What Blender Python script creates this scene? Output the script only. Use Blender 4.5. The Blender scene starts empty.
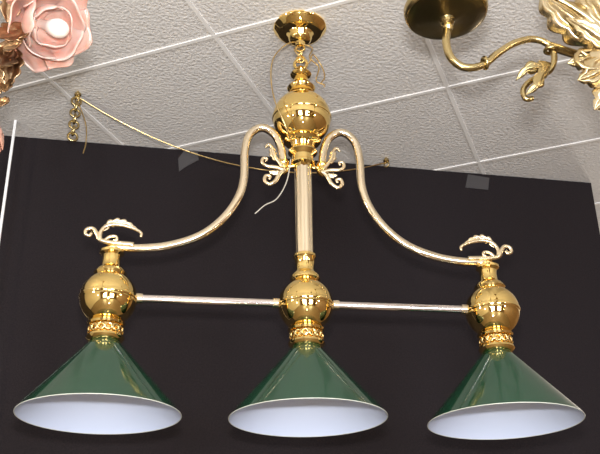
import bpy, math, random
from mathutils import Vector, Matrix, Quaternion
random.seed(4)
sc=bpy.context.scene
sc.view_settings.view_transform='Standard'

# ------------------------------------------------------------ materials
def mat(name, col, metal=0, rough=.5, coat=0, bump=None, var=None, emit=None, trans=0, sss=0, spec=.5):
    m=bpy.data.materials.new(name); m.use_nodes=True
    nt=m.node_tree; b=nt.nodes['Principled BSDF']
    b.inputs['Base Color'].default_value=(*col,1)
    b.inputs['Metallic'].default_value=metal
    b.inputs['Roughness'].default_value=rough
    b.inputs['Coat Weight'].default_value=coat
    b.inputs['Coat Roughness'].default_value=.06
    b.inputs['Specular IOR Level'].default_value=spec
    b.inputs['Transmission Weight'].default_value=trans
    if sss:
        b.inputs['Subsurface Weight'].default_value=sss
        b.inputs['Subsurface Radius'].default_value=(.02,.01,.008)
        b.inputs['Subsurface Scale'].default_value=.5
    if emit:
        b.inputs['Emission Color'].default_value=(*emit[0],1); b.inputs['Emission Strength'].default_value=emit[1]
    tc=nt.nodes.new('ShaderNodeTexCoord')
    if var:
        n=nt.nodes.new('ShaderNodeTexNoise'); n.inputs['Scale'].default_value=var[0]; n.inputs['Detail'].default_value=6
        nt.links.new(tc.outputs['Object'],n.inputs['Vector'])
        r=nt.nodes.new('ShaderNodeValToRGB'); r.color_ramp.elements[0].position=.3; r.color_ramp.elements[1].position=.7
        r.color_ramp.elements[0].color=(*col,1); r.color_ramp.elements[1].color=(*var[1],1)
        nt.links.new(n.outputs['Fac'],r.inputs['Fac']); nt.links.new(r.outputs['Color'],b.inputs['Base Color'])
    if bump:
        n=nt.nodes.new('ShaderNodeTexNoise'); n.inputs['Scale'].default_value=bump[0]; n.inputs['Detail'].default_value=4
        nt.links.new(tc.outputs['Object'],n.inputs['Vector'])
        bp=nt.nodes.new('ShaderNodeBump'); bp.inputs['Strength'].default_value=bump[1]; bp.inputs['Distance'].default_value=bump[2]
        nt.links.new(n.outputs['Fac'],bp.inputs['Height']); nt.links.new(bp.outputs['Normal'],b.inputs['Normal'])
    return m
BRASS=mat('polished_brass',(1.0,.73,.27),1,.045,bump=(16,.2,.004))
BRASS2=mat('cast_brass',(.98,.74,.34),1,.2,bump=(120,.5,.002))
PALE=mat('champagne_metal',(.97,.83,.60),1,.15)
SILVER=mat('polished_nickel',(.90,.82,.78),1,.12)
SCROLL=mat('scroll_metal',(.97,.82,.56),1,.22,bump=(200,.3,.001))
GREEN=mat('green_enamel',(.005,.042,.019),0,.14,coat=1)
WHITE=mat('white_enamel',(.64,.72,.90),0,.4)
RIM=mat('rim_enamel',(.62,.64,.58),0,.3)
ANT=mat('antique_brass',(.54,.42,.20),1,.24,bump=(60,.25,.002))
DARK=mat('brass_dark_reflection',(.17,.13,.06),1,.3,bump=(60,.25,.002))  # antique brass darkened: dark reflection put into the pan underside's colour
LEAF=mat('gilt_leaf',(.50,.36,.15),1,.26,bump=(80,.4,.002),var=(16,(.88,.76,.52)))
ROSE=mat('pink_rose_glass',(.88,.45,.36),0,.2,coat=.6,trans=.3,sss=.4,var=(22,(.95,.70,.62)))
BRONZE=mat('bronze_foliage',(.24,.12,.06),1,.35,bump=(60,.5,.003),var=(25,(.46,.32,.18)))
AMBER=mat('amber_petal_glass',(.42,.17,.10),0,.25,coat=.5,trans=.2,var=(30,(.70,.38,.28)))
TILE=mat('ceiling_tile',(.69,.675,.655),0,.85,bump=(100,.9,.006),var=(90,(.77,.755,.735)))
TBAR=mat('ceiling_grid',(.83,.82,.80),0,.6)
BLACK=mat('black_fabric',(.0115,.009,.0105),0,.85,bump=(160,.7,.003),var=(200,(.020,.0155,.017)),spec=.15)
TAPE=mat('grey_tape',(.05,.046,.047),0,.5)
WALL=mat('plaster',(.64,.58,.48),0,.8,bump=(40,.2,.003))
WALLD=mat('dark_panelling',(.20,.12,.07),0,.5,var=(5,(.28,.18,.11)))
FLOOR=mat('floor_tile',(.20,.15,.10),0,.4,var=(8,(.30,.23,.16)))
WIRE=mat('wire_gold',(.75,.55,.25),1,.3)
CORD=mat('cord_clear',(.45,.42,.36),0,.4)
POLE=mat('white_paint',(.8,.8,.8),0,.4)
GLASSB=mat('bulb_glass',(.95,.88,.8),0,.15,coat=.6)

# ------------------------------------------------------------ mesh helpers
def empty(name,loc):
    e=bpy.data.objects.new(name,None); e.location=loc; e.empty_display_size=.05
    sc.collection.objects.link(e); return e
def mk(name,vs,fs,m,parent=None,smooth=True,loc=(0,0,0),sharp=None):
    me=bpy.data.meshes.new(name); me.from_pydata([tuple(v) for v in vs],[],fs); me.validate(); me.update()
    me.materials.append(m)
    if smooth:
        me.polygons.foreach_set('use_smooth',[True]*len(me.polygons))
        if sharp: me.set_sharp_from_angle(angle=math.radians(sharp))
    o=bpy.data.objects.new(name,me); sc.collection.objects.link(o); o.location=loc
    if parent: o.parent=parent
    return o
def lathe(name,prof,m,parent=None,loc=(0,0,0),n=72,sharp=40):
    vs=[];fs=[]
    for r,z in prof:
        for i in range(n):
            a=2*math.pi*i/n; vs.append((max(r,1e-4)*math.cos(a),max(r,1e-4)*math.sin(a),z))
    for k in range(len(prof)-1):
        for i in range(n):
            j=(i+1)%n; fs.append((k*n+i,k*n+j,(k+1)*n+j,(k+1)*n+i))
    return mk(name,vs,fs,m,parent,loc=loc,sharp=sharp)
def ball(r,zc,z0,z1,n=24):
    a0=math.asin(max(-1,min(1,(z0-zc)/r))); a1=math.asin(max(-1,min(1,(z1-zc)/r)))
    return [(r*math.cos(a0+(a1-a0)*i/n),zc+r*math.sin(a0+(a1-a0)*i/n)) for i in range(n+1)]
def cat(pts,per=8):
    P=[Vector(p) for p in pts]; P=[2*P[0]-P[1]]+P+[2*P[-1]-P[-2]]; o=[]
    for i in range(1,len(P)-2):
        a,b,c,d=P[i-1:i+3]
        for k in range(per):
            t=k/per; o.append(.5*((2*b)+(c-a)*t+(2*a-5*b+4*c-d)*t*t+(3*b-a-3*c+d)*t**3))
    o.append(P[-2]); return o
def tubegeo(pts,rad,n=14):
    vs=[];fs=[]; N=len(pts)
    T=[(pts[min(i+1,N-1)]-pts[max(i-1,0)]).normalized() for i in range(N)]
    nrm=T[0].orthogonal().normalized()
    for i in range(N):
        if i: nrm=(T[i-1].rotation_difference(T[i])@nrm).normalized()
        bi=T[i].cross(nrm); r=rad(i/(N-1)) if callable(rad) else rad
        for k in range(n):
            a=2*math.pi*k/n; vs.append(pts[i]+r*(math.cos(a)*nrm+math.sin(a)*bi))
    for i in range(N-1):
        for k in range(n):
            l=(k+1)%n; fs.append((i*n+k,i*n+l,(i+1)*n+l,(i+1)*n+k))
    fs.append(tuple(range(n-1,-1,-1))); fs.append(tuple((N-1)*n+k for k in range(n)))
    return vs,fs
def tube(name,pts,rad,m,parent=None,per=8,n=14,loc=(0,0,0)):
    vs,fs=tubegeo(cat(pts,per) if per>1 else [Vector(p) for p in pts],rad,n)
    return mk(name,vs,fs,m,parent,loc=loc,sharp=60)
def merge(gs):
    V=[];F=[]
    for v,f in gs:
        b=len(V); V+=list(v); F+=[tuple(i+b for i in q) for q in f]
    return V,F
def torus(c,R,r,ax=(0,0,1),stretch=1,n=24,k=10,spin=0):
    q=Vector((0,0,1)).rotation_difference(Vector(ax).normalized()); vs=[];fs=[]
    s=Quaternion(Vector((0,0,1)),spin)
    for i in range(n):
        a=2*math.pi*i/n
        for j in range(k):
            b=2*math.pi*j/k
            v=Vector(((R+r*math.cos(b))*math.cos(a)*stretch,(R+r*math.cos(b))*math.sin(a),r*math.sin(b)))
            vs.append(Vector(c)+q@(s@v))
    for i in range(n):
        for j in range(k):
            fs.append((i*k+j,((i+1)%n)*k+j,((i+1)%n)*k+(j+1)%k,i*k+(j+1)%k))
    return vs,fs
def leafgrid(C,T,Nn,W,cup,lobes,amp,flute,m,ribs=3,tip=0):
    vs=[];fs=[];n=len(C)-1
    for i in range(n+1):
        t=i/n; d=T[i]; nrm=Nn[i]; s=d.cross(nrm)
        w=W*(math.sin(math.pi*min(1,t**.75*.97+.03))*.9+.1*(1-t)+tip*t*(1-t))
        w*=1+amp*(abs(math.sin(math.pi*lobes*t))-.5)
        for j in range(-m,m+1):
            u=j/m
            vs.append(C[i]+s*(w*u)+d*(abs(u)*w*.5)+nrm*(cup*w*u*u+flute*w*math.cos(u*math.pi*ribs)))
    k=2*m+1
    for i in range(n):
        for j in range(k-1): fs.append((i*k+j,i*k+j+1,(i+1)*k+j+1,(i+1)*k+j))
    return vs,fs
def leafgeo(base,d,nrm,L,W,curl=0,cup=.3,lobes=5,amp=.3,n=36,m=6,flute=0.0,side_bend=0):
    d=Vector(d).normalized(); nrm=Vector(nrm); nrm=(nrm-nrm.dot(d)*d).normalized(); s=d.cross(nrm)
    C=[];T=[];N=[]; p=Vector(base); step=L/n
    for i in range(n+1):
        t=i/n; C.append(p.copy());T.append(d.copy());N.append(nrm.copy())
        q=Quaternion(s,curl/n*(.4+1.2*t)); d=q@d; nrm=q@nrm
        if side_bend:
            q=Quaternion(nrm,side_bend/n); d=q@d; s=q@s
        p=p+d*step
    return leafgrid(C,T,N,W,cup,lobes,amp,flute,m)
def pathleaf(pts,nrm,W,cup=-.3,lobes=5,amp=.35,flute=.06,m=6,ribs=3,per=10):
    C=cat(pts,per); n=len(C)
    T=[(C[min(i+1,n-1)]-C[max(i-1,0)]).normalized() for i in range(n)]
    N=[]
    for t in T:
        v=Vector(nrm); N.append((v-v.dot(t)*t).normalized())
    return leafgrid(C,T,N,W,cup,lobes,amp,flute,m,ribs)
def solid(o,t):
    md=o.modifiers.new('thickness','SOLIDIFY'); md.thickness=t; md.offset=0; return o
def box(name,x0,x1,y0,y1,z0,z1,m,parent=None,rot=0,loc=(0,0,0)):
    vs=[(x,y,z) for x in (x0,x1) for y in (y0,y1) for z in (z0,z1)]
    fs=[(0,1,3,2),(4,6,7,5),(0,4,5,1),(2,3,7,6),(0,2,6,4),(1,5,7,3)]
    o=mk(name,vs,fs,m,parent,smooth=False,loc=loc); o.rotation_euler[2]=rot; return o

# ------------------------------------------------------------ room
CH=3.10
box('floor',-3.5,4.0,-4.5,6.0,-.1,0,FLOOR)
box('ceiling',-3.5,4.0,-4.5,6.0,CH,CH+.1,TILE)
ga=math.radians(-29)
ca,sa=math.cos(ga),math.sin(ga)
bars=[]
def bar(a0,b0,a1,b1,w=.006):
    V=[]
    al=(a0!=a1)
    for (a,b) in ((a0,b0),(a1,b1)):
        for sgn in (-1,1):
            aa=a+(0 if al else sgn*w); bb=b+(sgn*w if al else 0)
            V.append((aa*ca-bb*sa, aa*sa+bb*ca))
    zb=CH-.0035 if al else CH-.003
    vs=[(x,y,z) for z in (zb,CH+.001) for x,y in V]
    return vs,[(0,2,3,1),(4,5,7,6),(0,1,5,4),(2,6,7,3),(0,4,6,2),(1,3,7,5)]
def inside(a,b):
    x,y=a*ca-b*sa,a*sa+b*ca; return -3.45<x<3.95 and -4.45<y<5.95
def clipbar(fixed,along_a):
    lo=None;hi=None;t=-8
    while t<8:
        if inside(t,fixed) if along_a else inside(fixed,t):
            lo=t if lo is None else lo; hi=t
        t+=.02
    if lo is None: return
    bars.append(bar(lo,fixed,hi,fixed) if along_a else bar(fixed,lo,fixed,hi))
for k in range(-14,14):
    clipbar(1.856+.505*k,True); clipbar(-.944+.553*k,False)
V,F=merge(bars); g=mk('trim_1',V,F,TBAR,smooth=False)
wl=math.atan(.05)
W0=Vector((-3.4,2.722-.17,0)); W1=Vector((1.515,2.798,0)); LW=(W1-W0).length
box('wall_back',0,LW,0,.08,0,CH-.003,BLACK,rot=wl,loc=W0)
box('wall_far',-3.5,4.0,5.9,6.0,0,CH,WALL)
box('wall_left',-3.5,-3.4,-4.5,6.0,0,CH,WALL)
box('wall_right',3.9,4.0,-4.5,6.0,0,CH,WALLD)
box('wall_front',-3.5,4.0,-4.5,-4.4,0,CH,WALLD)
def onwall(x,z): return (x,2.722+.05*x-.004,z)
tp=empty('tape_patch',onwall(.02,CH-.04))
def patch(par,pts):
    vs=[(x,0,z) for x,z in pts]+[(x,.004,z) for x,z in pts]; n=len(pts)
    mk('tape',vs,[tuple(range(n)),tuple(range(2*n-1,n-1,-1))]+[(i,i+n,(i+1)%n+n,(i+1)%n) for i in range(n)],TAPE,par,smooth=False)
patch(tp,[(-.03,-.05),(-.005,-.028),(.035,.0),(.03,.035),(-.015,.035),(-.035,0)])
tp2=empty('tape_patch.001',onwall(1.06,CH-.035))
patch(tp2,[(-.045,-.03),(.04,-.035),(.05,.015),(-.03,.025)])
box('hanging_rod',-.004,.004,-.004,.004,1.6,CH,POLE,loc=(-.542,2.6,0))

# ------------------------------------------------------------ billiard chandelier
CX,CY,CZ=.308,2.016,1.996
ch=empty('billiard_chandelier',(CX,CY,CZ))
S=.465
lathe('canopy',[(0.073,1.104),(.074,1.099),(.071,1.094),(.067,1.091),(.062,1.084),(.056,1.080),(.048,1.078),(.038,1.076),(.033,1.068),(.031,1.060),(.024,1.052),(.014,1.049),(.012,1.040),(.006,1.036),(0,1.035)],BRASS,ch)
links=[]
z=1.03;i=0
while z>.985:
    links.append(torus((0,0,z),.011,.003,ax=(1,.2,0) if i%2 else (.2,1,0),n=20,k=8)); z-=.018; i+=1
V,F=merge(links+[torus((0,0,.978),.017,.0045,ax=(.3,1,0))]); mk('hanging_chain',V,F,BRASS,ch)
lathe('top_neck',[(0,.968),(.010,.966),(.013,.958),(.010,.952),(.026,.948),(.029,.943),(.026,.938),(.018,.933),(.020,.920),(.025,.910),(.034,.904),(.038,.898),(.036,.893),(.032,.888),(.036,.880),(.040,.874)],BRASS,ch)
R1=.077
lathe('top_ball',ball(R1,.804,.738,.872)+[(.0,.872)],BRASS,ch)
lathe('top_ball_band',[(R1-.001,.811),(R1+.0015,.808),(R1+.0015,.800),(R1-.001,.797)],BRASS,ch)
lathe('top_cup',[(.030,.742),(.046,.737),(.049,.731),(.044,.725),(.034,.720),(.030,.710),(.037,.703),(.038,.697),(.033,.691),(.028,.686),(.028,.672),(.032,.668),(.032,.662),(.024,.658),(.022,.65)],BRASS,ch)
vs=[];n=160
for zz_ in (.66,.405):
    for i in range(n):
        a=2*math.pi*i/n; r=.0212+.0013*abs(math.cos(a*5))
        vs.append((r*math.cos(a),r*math.sin(a),zz_))
fs=[(i,(i+1)%n,n+(i+1)%n,n+i) for i in range(n)]
mk('centre_stem',vs,fs,PALE,ch)
lathe('stem_foot',[(.0225,.410),(.028,.406),(.029,.400),(.024,.394),(.0225,.366),(.025,.361),(.031,.355),(.037,.347),(.037,.341),(.030,.333)],BRASS,ch)
def lampbody(px):
    R=.0665
    lathe('ball',ball(R,.276,.219,.337)+[(0,.337)],BRASS,ch,(px,0,0))
    lathe('ball_band',[(R-.001,.283),(R+.0015,.280),(R+.0015,.272),(R-.001,.269)],BRASS,ch,(px,0,0))
    lathe('fitter',[(.03,.226),(.041,.219),(.044,.214),(.042,.209),(.034,.207),(.034,.186),(.042,.184),(.044,.179),(.041,.174),(.037,.170),(.030,.168)],BRASS,ch,(px,0,0))
    gs=[]
    for i in range(14):
        a=2*math.pi*i/14; dx,dy=math.cos(a),math.sin(a)
        gs.append(torus((dx*.0385,dy*.0385,.1965),.0072,.0022,ax=(dx,dy,0),n=14,k=6))
        a+=math.pi/14; gs.append(torus((math.cos(a)*.039,math.sin(a)*.039,.1955),.002,.0025,ax=(math.cos(a),math.sin(a),0),n=8,k=6))
    V,F=merge(gs); mk('pierced_gallery',V,F,BRASS2,ch,loc=(px,0,0))
    lathe('shade_outer',[(.031,.172),(.036,.168),(.04,.162),(.1795,.004),(.1805,.0015)],GREEN,ch,(px,0,0),n=128,sharp=None)
    lathe('shade_inner',[(.030,.170),(.034,.166),(.0385,.160),(.1778,.003),(.179,.0015)],WHITE,ch,(px,0,0),n=128)
    V,F=torus((0,0,.0015),.1798,.0010,n=128,k=8); mk('shade_rim',V,F,RIM,ch,loc=(px,0,0))
    lathe('bulb',[(0,.06),(.015,.063),(.027,.075),(.030,.09),(.026,.108),(.016,.128),(.013,.150),(.013,.168)],WHITE,ch,(px,0,0),n=32)
for px in (-S,0,S): lampbody(px)
for sx in (-1,1):
    lathe('side_neck',[(.036,.332),(.039,.338),(.035,.346),(.027,.352),(.023,.358),(.021,.372),(.022,.384),(.029,.390),(.029,.396),(.021,.402),(.013,.408),(.0,.412)],BRASS,ch,(sx*S,0,0))
    tube('bar',[(sx*.06,0,.278),(sx*.2,0,.278),(sx*.404,0,.278)],.0100,SILVER,ch,per=2,n=24)
    for x0 in (.070,.396):
        V,F=tubegeo([Vector((sx*(x0-.010),0,.278)),Vector((sx*(x0+.010),0,.278))],.013,24); mk('bar_collar',V,F,PALE,ch,sharp=40)
    arm=[(-.050,.655),(-.052,.68),(-.057,.712),(-.073,.748),(-.106,.767),(-.138,.743),(-.150,.69),(-.152,.61),(-.168,.551),(-.205,.493),(-.258,.447),(-.329,.418),(-.40,.407),(-.464,.408)]
    tube('arm',[(-sx*x,0,z) for x,z in arm],.0108,PALE,ch,n=20)
    lathe('arm_socket',[(0,.672),(.013,.670),(.015,.664),(.012,.658),(.012,.650),(.015,.645),(.012,.638),(.005,.632),(0,.630)],BRASS,ch,(sx*.050,0,0),n=32)
    tube('arm_lug',[(sx*.018,0,.658),(sx*.035,0,.655),(sx*.05,0,.655)],.006,BRASS,ch,per=3)
    nf=(0,-1,-.25)
    def P(x,z,y=-.008): return (sx*x,y,z)
    def sp(pts,r0,r1): return tubegeo(cat([P(x,z) for x,z in pts],8),lambda t:r0+(r1-r0)*t,10)
    g=[sp([(.048,.642),(.062,.626),(.072,.606),(.088,.596),(.100,.606),(.096,.620),(.086,.618),(.088,.610)],.0055,.0028),
       sp([(.052,.640),(.072,.646),(.094,.648),(.106,.658),(.104,.670),(.095,.670),(.096,.662)],.0048,.0025),
       sp([(.048,.642),(.062,.660),(.074,.680),(.080,.702),(.090,.712),(.097,.704)],.005,.0025),
       pathleaf([P(.066,.664),P(.076,.680),P(.080,.698),P(.086,.716)],nf,.008,lobes=4,amp=.6),
       pathleaf([P(.060,.632),P(.074,.630),P(.088,.632)],nf,.006,lobes=3,amp=.6)]
    V,F=merge(g); solid(mk('stem_scroll',V,F,SCROLL,ch),.002)
    def q(x,z): return (sx*(S-x),-.008,z)
    def sp2(pts,r0,r1): return tubegeo(cat([q(x,z) for x,z in pts],8),lambda t:r0+(r1-r0)*t,10)
    g=[sp2([(.05,.412),(.02,.414),(-.010,.416),(-.030,.422),(-.038,.436),(-.048,.450),(-.062,.448),(-.065,.436),(-.055,.431),(-.051,.438)],.006,.003),
       sp2([(-.030,.422),(-.030,.440),(-.018,.458),(.004,.464),(.028,.461),(.050,.454),(.066,.444),(.066,.434)],.005,.0025),
       sp2([(-.020,.418),(-.008,.430),(.006,.432),(.010,.424),(.003,.421)],.004,.0025),
       pathleaf([q(-.024,.446),q(-.010,.464),q(.012,.470),q(.036,.465),q(.058,.453)],nf,.0095,lobes=6,amp=.6,cup=-.2)]
    V,F=merge(g); solid(mk('top_scroll',V,F,SCROLL,ch),.002)
tube('wire_loop',[(0,-.01,1.045),(-.04,-.03,1.02),(-.078,-.03,.97),(-.085,-.03,.90),(-.078,-.07,.80),(-.055,-.07,.74),(-.03,-.03,.70)],.0018,WIRE,ch,n=6)
tube('wire_loop_b',[(0,-.01,1.04),(.03,-.02,1.02),(.02,-.03,.98),(.045,-.03,.95),(.035,-.04,.90),(.055,-.05,.88),(.05,-.07,.86)],.0018,WIRE,ch,n=6)
tube('wire_loop_c',[(0,-.01,1.03),(-.02,-.03,1.0),(.015,-.03,.96),(.03,-.03,.99),(.055,-.02,.96),(.06,-.03,.92),(.05,-.03,.90)],.0018,WIRE,ch,n=6)
tube('cord_tail',[(-.035,-.03,.66),(-.045,-.02,.60),(-.07,-.02,.55),(-.10,-.02,.53),(-.125,-.02,.505)],.0016,CORD,ch,n=6)

# ------------------------------------------------------------ sagging wire between ceiling hooks
hw=empty('ceiling_wire',(-.329,2.41,CH))
A=Vector((0,0,-.018)); B=Vector((1.04,.295,-.018))
pts=[A.lerp(B,t)+Vector((0,0,-.13*(1-(2*t-1)**2))) for t in [i/12 for i in range(13)]]
tube('wire',pts,.0022,WIRE,hw,per=4,n=6)
for P_ in (A,B):
    lathe('hook_knob',[(.012,.018),(.012,.012),(.005,.008),(.005,-.002),(.010,-.006),(.011,-.012),(.006,-.018),(0,-.020)],ANT,hw,(P_.x,P_.y,0),n=24)
    V,F=torus((P_.x,P_.y,-.026),.010,.0025,ax=(1,1,0)); mk('hook_ring',V,F,ANT,hw)
cg=[];z=-.035;i=0
while z>-.17:
    cg.append(torus((-.002,.0,z),.014,.004,ax=(1,.3,0) if i%2 else (-.3,1,0),n=16,k=8)); z-=.021; i+=1
V,F=merge(cg); mk('short_chain',V,F,ANT,hw)
tube('wire_drop',[(0,0,-.03),(.03,.02,-.1),(.035,.03,-.16),(.03,.03,-.2)],.0018,WIRE,hw,n=6)

# ------------------------------------------------------------ brass chandelier at right
bc=empty('brass_chandelier',(.494,1.35,2.609))
def m2(dx,up,y=0): return (.00201*dx+.000218*up, y, .000186*dx+.00242*up)
def pp(px,py,y=0): return m2(px-447,22-py,y)
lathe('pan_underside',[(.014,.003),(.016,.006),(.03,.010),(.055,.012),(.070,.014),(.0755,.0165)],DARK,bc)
lathe('drip_pan',[(.0752,.0160),(.078,.018),(.081,.026),(.0815,.034),(.078,.038),(.070,.040),(.045,.05),(.030,.062),(.026,.09),(.024,.12)],ANT,bc)
lathe('candle_tube',[(.016,.10),(.016,.24),(.012,.245),(0,.245)],POLE,bc)
lathe('pan_finial',[(0,-.022),(.008,-.020),(.011,-.013),(.008,-.006),(.013,-.002),(.014,.005)],ANT,bc)
armp=[(447,28),(446,42),(451,57),(464,66),(482,64),(497,53),(514,43),(533,39),(548,44),(554,56),(550,68),(540,75),(528,80),(521,88),(523,96),(530,96)]
tube('s_arm',[pp(*p) for p in armp],lambda t:.0082-.003*t,ANT,bc,n=16)
V,F=torus(pp(484,62),.010,.004,ax=(1,0,.3)); mk('arm_ring',V,F,ANT,bc)
V,F=torus(pp(551,50),.011,.004,ax=(0,0,1)); mk('arm_ring',V,F,ANT,bc)
nf=(0,-1,-.5)
def PL(pts,W,y=-.02,**k): return pathleaf([pp(a,b,y-.012*math.sin(3.1*i/(len(pts)-1))) for i,(a,b) in enumerate(pts)],nf,W,**k)
g=[PL([(548,66),(535,72),(522,74),(512,82)],.011,y=-.01,lobes=3,amp=.5),
   PL([(546,68),(536,80),(530,90),(520,97)],.011,y=-.014,lobes=3,amp=.5)]
V,F=merge(g); solid(mk('curl_leaf',V,F,ANT,bc),.002)
body=pp(618,50,.03)
lathe('stem',[(.02,-.14),(.03,-.12),(.045,-.08),(.03,-.04),(.022,0),(.035,.05),(.05,.09),(.03,.13),(.015,.16),(.012,.25),(.012,.40),(.03,.41),(.055,.44),(.058,.547)],ANT,bc,(body[0],body[1],0))
kw=dict(lobes=5,amp=.28,flute=.12,ribs=3,m=14,cup=-.5,per=14)
g=[PL([(614,62),(588,46),(564,30),(546,12),(536,-6)],.036,y=-.03,**kw),
   PL([(616,54),(596,30),(582,8),(572,-18)],.036,y=-.045,**kw),
   PL([(622,54),(608,24),(598,-6),(594,-34)],.036,y=-.05,**kw),
   PL([(612,68),(590,60),(572,48),(556,36)],.024,y=-.055,**kw),
   PL([(610,70),(590,68),(574,72),(560,72)],.022,y=-.03,**kw),
   PL([(614,66),(596,78),(580,90),(564,94)],.030,y=-.05,**kw),
   PL([(616,68),(606,88),(594,106),(580,118)],.032,y=-.04,**kw),
   PL([(622,70),(616,98),(606,126)],.032,y=-.03,**kw)]
V,F=merge(g); solid(mk('acanthus_leaves',V,F,LEAF,bc),.003)
def spr(pts,r0,r1,y): return tubegeo(cat([pp(a,b,y) for a,b in pts],8),lambda t:r0+(r1-r0)*t,12)
g=[spr([(600,60),(580,40),(558,24),(540,14),(533,4),(540,-3),(547,3)],.007,.004,-.06),
   spr([(606,74),(590,84),(572,86),(562,78),(566,70),(573,74)],.006,.0035,-.06)]
V,F=merge(g); mk('leaf_scrolls',V,F,LEAF,bc)
tube('arm_link',[pp(550,46),pp(575,50,.01),pp(618,55,.03)],.009,ANT,bc,n=14)

# ------------------------------------------------------------ rose chandelier at left
rc=empty('rose_chandelier',(-.236,1.30,2.494))
def rot_to(ax): return Vector((0,0,1)).rotation_difference(Vector(ax).normalized())
def petal(R,width,lo,hi,flare,ang,ax,c,seed):
    q=rot_to(ax); vs=[];fs=[];nu,nv=18,14; rr=random.Random(seed); ph=rr.random()*6; tilt=rr.uniform(-.2,.2)
    for i in range(nu+1):
        u=-1+2*i/nu
        for j in range(nv+1):
            v=j/nv
            el=lo+(hi-lo+tilt)*v*(1-.22*u*u*v)+.05*math.sin(u*7+ph)*v*v
            r=R*(1+flare*v**3+.07*math.sin(u*4+ph)*v*v)
            w=width*math.sqrt(max(0,math.sin(math.pi*min(.5,.12+v*.5))))
            a=ang+u*w
            vs.append(Vector(c)+q@Vector((r*math.cos(el)*math.cos(a),r*math.cos(el)*math.sin(a),r*math.sin(el))))
    k=nv+1
    for i in range(nu):
        for j in range(nv): fs.append((i*k+j,(i+1)*k+j,(i+1)*k+j+1,i*k+j+1))
    return vs,fs
def rose(name,c,ax,R,m,layers):
    g=[];s=0
    for lay,(rad,n,w,hi,fl) in enumerate(layers):
        for i in range(n):
            s+=1; g.append(petal(R*rad,w,-1.45,hi,fl,2*math.pi*i/n+lay*.6,ax,c,s))
    V,F=merge(g); return solid(mk(name,V,F,m,rc),.0022)
ax=Vector((.6,-.55,-.55))
rose('rose_shade',(0,0,0),ax,.056,ROSE,[(.60,4,.95,.55,.15),(.80,5,.8,.40,.3),(1.0,6,.72,.10,.45)])
q_=rot_to(ax)
bl=lathe('rose_bulb',[(0,.050),(.008,.048),(.014,.040),(.017,.028),(.014,.008),(.009,-.006),(.008,-.04)],GLASSB,rc,n=32); bl.rotation_mode='QUATERNION'; bl.rotation_quaternion=q_
g=[]
for i in range(7):
    a=2*math.pi*i/7
    g.append(leafgeo((-.082+.006*math.cos(a),.01+.006*math.sin(a),-.185),(.75*math.cos(a),.75*math.sin(a),-.8),(math.cos(a),math.sin(a),.9),.066,.020,curl=-.9,cup=-.3,lobes=2,amp=.15,flute=.04))
V,F=merge(g); solid(mk('amber_blossom',V,F,AMBER,rc),.002)
g=[]
for b,d,L,W,c in [((-.04,.0,.03),(-.3,-.4,1),.10,.02,1),((-.03,-.01,-.01),(-.6,-.3,-.8),.10,.020,.8),((-.055,0,-.05),(.1,-.4,-1),.09,.018,-.8),
                  ((-.06,0,-.05),(-.1,-.4,-1),.12,.022,.8),((-.07,0,-.10),(.25,-.3,-1),.08,.016,.6),((-.05,0,.05),(-1,-.3,.3),.10,.02,.8),
                  ((-.078,0,-.16),(.6,-.2,-.3),.05,.012,.9),((-.07,0,0),(.1,-.3,1),.10,.02,-.8),((-.055,-.01,-.03),(.6,-.3,-.5),.05,.014,.9),
                  ((-.078,0,-.16),(.1,-.3,1),.07,.016,.6),((-.07,-.01,-.06),(.8,-.3,-.2),.05,.013,.9),((-.080,0,-.20),(-.02,-.2,-1),.09,.015,.4)]:
    g.append(leafgeo(b,d,(.2,-1,0),L,W,curl=c,cup=.4,lobes=4,amp=.35,flute=.05))
V,F=merge(g); solid(mk('foliage',V,F,BRONZE,rc),.002)
tube('branch',[(0,.02,.02),(-.04,.03,.02),(-.09,.03,-.03),(-.13,.03,.02),(-.2,.03,.08)],.006,BRONZE,rc)
tube('branch_b',[(-.07,.03,0),(-.080,.03,-.10),(-.082,.012,-.20)],.006,BRONZE,rc)
tube('branch_c',[(-.09,.03,-.03),(-.14,.03,-.06),(-.2,.03,-.02)],.006,BRONZE,rc)
lathe('hanging_stem',[(.03,-.1),(.04,-.05),(.03,0),(.035,.08),(.015,.12),(.008,.2),(.008,.55),(.05,.57),(.06,.606)],BRONZE,rc,(-.22,.03,0),n=32)

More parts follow.
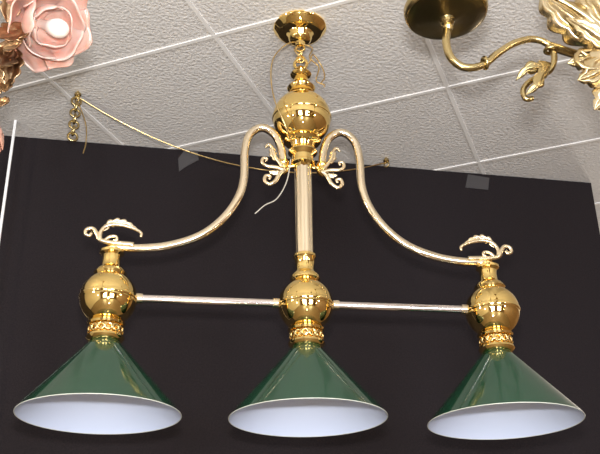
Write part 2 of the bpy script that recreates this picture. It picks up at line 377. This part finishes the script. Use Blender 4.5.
# ------------------------------------------------------------ lights
def area(name,loc,tgt,sx,sy,e,col):
    l=bpy.data.lights.new(name,'AREA'); l.shape='RECTANGLE'; l.size=sx; l.size_y=sy; l.energy=e; l.color=col
    o=bpy.data.objects.new(name,l); sc.collection.objects.link(o); o.location=loc
    o.rotation_euler=(Vector(tgt)-Vector(loc)).to_track_quat('-Z','Y').to_euler(); return o
def point(name,loc,e,col,r):
    l=bpy.data.lights.new(name,'POINT'); l.energy=e; l.color=col; l.shadow_soft_size=r
    o=bpy.data.objects.new(name,l); sc.collection.objects.link(o); o.location=loc; return o
area('daylight_fill_1',(-1.2,-4.3,1.5),(-.6,0,1.5),1.5,1.9,160,(.80,.88,1))  # pair of bluish daylight fills added behind the camera, no windows built
area('daylight_fill_2',(1.8,-4.3,1.5),(1.2,0,1.5),1.5,1.9,160,(.80,.88,1))
area('camera_flash',(.0,-.03,1.62),(.35,2.0,2.4),.08,.05,34,(1,.97,.95))
for i,(x,y,z,e) in enumerate([(-1.3,1.2,2.5,18),(1.9,.4,2.4,15),(-.9,-1.2,2.3,18),(1.0,-1.6,2.2,18),(.2,.3,.9,14),(-1.8,-.2,2.0,12),(2.4,-1.0,1.8,12)]):
    point('added_point_%d'%i,(x,y,z),e,(1,.86,.68),.06)  # unseen warm points added for brass highlights and ceiling warmth
point('added_point_far',(2.6,4.2,2.3),36,(1,.9,.78),.08)  # unseen point added to brighten the space beyond the black wall
w=bpy.data.worlds.new('world'); sc.world=w; w.use_nodes=True
w.node_tree.nodes['Background'].inputs[0].default_value=(.6,.65,.7,1); w.node_tree.nodes['Background'].inputs[1].default_value=.3

# ------------------------------------------------------------ camera
p,y,r=math.radians(25.674),math.radians(8.40),math.radians(-1.083)
h=Vector((math.sin(y),math.cos(y),0)); rr=Vector((math.cos(y),-math.sin(y),0)); zz=Vector((0,0,1))
fw=math.cos(p)*h+math.sin(p)*zz; u=-math.sin(p)*h+math.cos(p)*zz
r2=math.cos(r)*rr+math.sin(r)*u; u2=-math.sin(r)*rr+math.cos(r)*u
cam=bpy.data.cameras.new('camera'); cam.sensor_width=36; cam.lens=906.08/600*36; cam.clip_start=.02
co=bpy.data.objects.new('camera',cam); sc.collection.objects.link(co)
M=Matrix((r2,u2,-fw)).transposed().to_4x4(); M.translation=Vector((0,0,1.5)); co.matrix_world=M
sc.camera=co
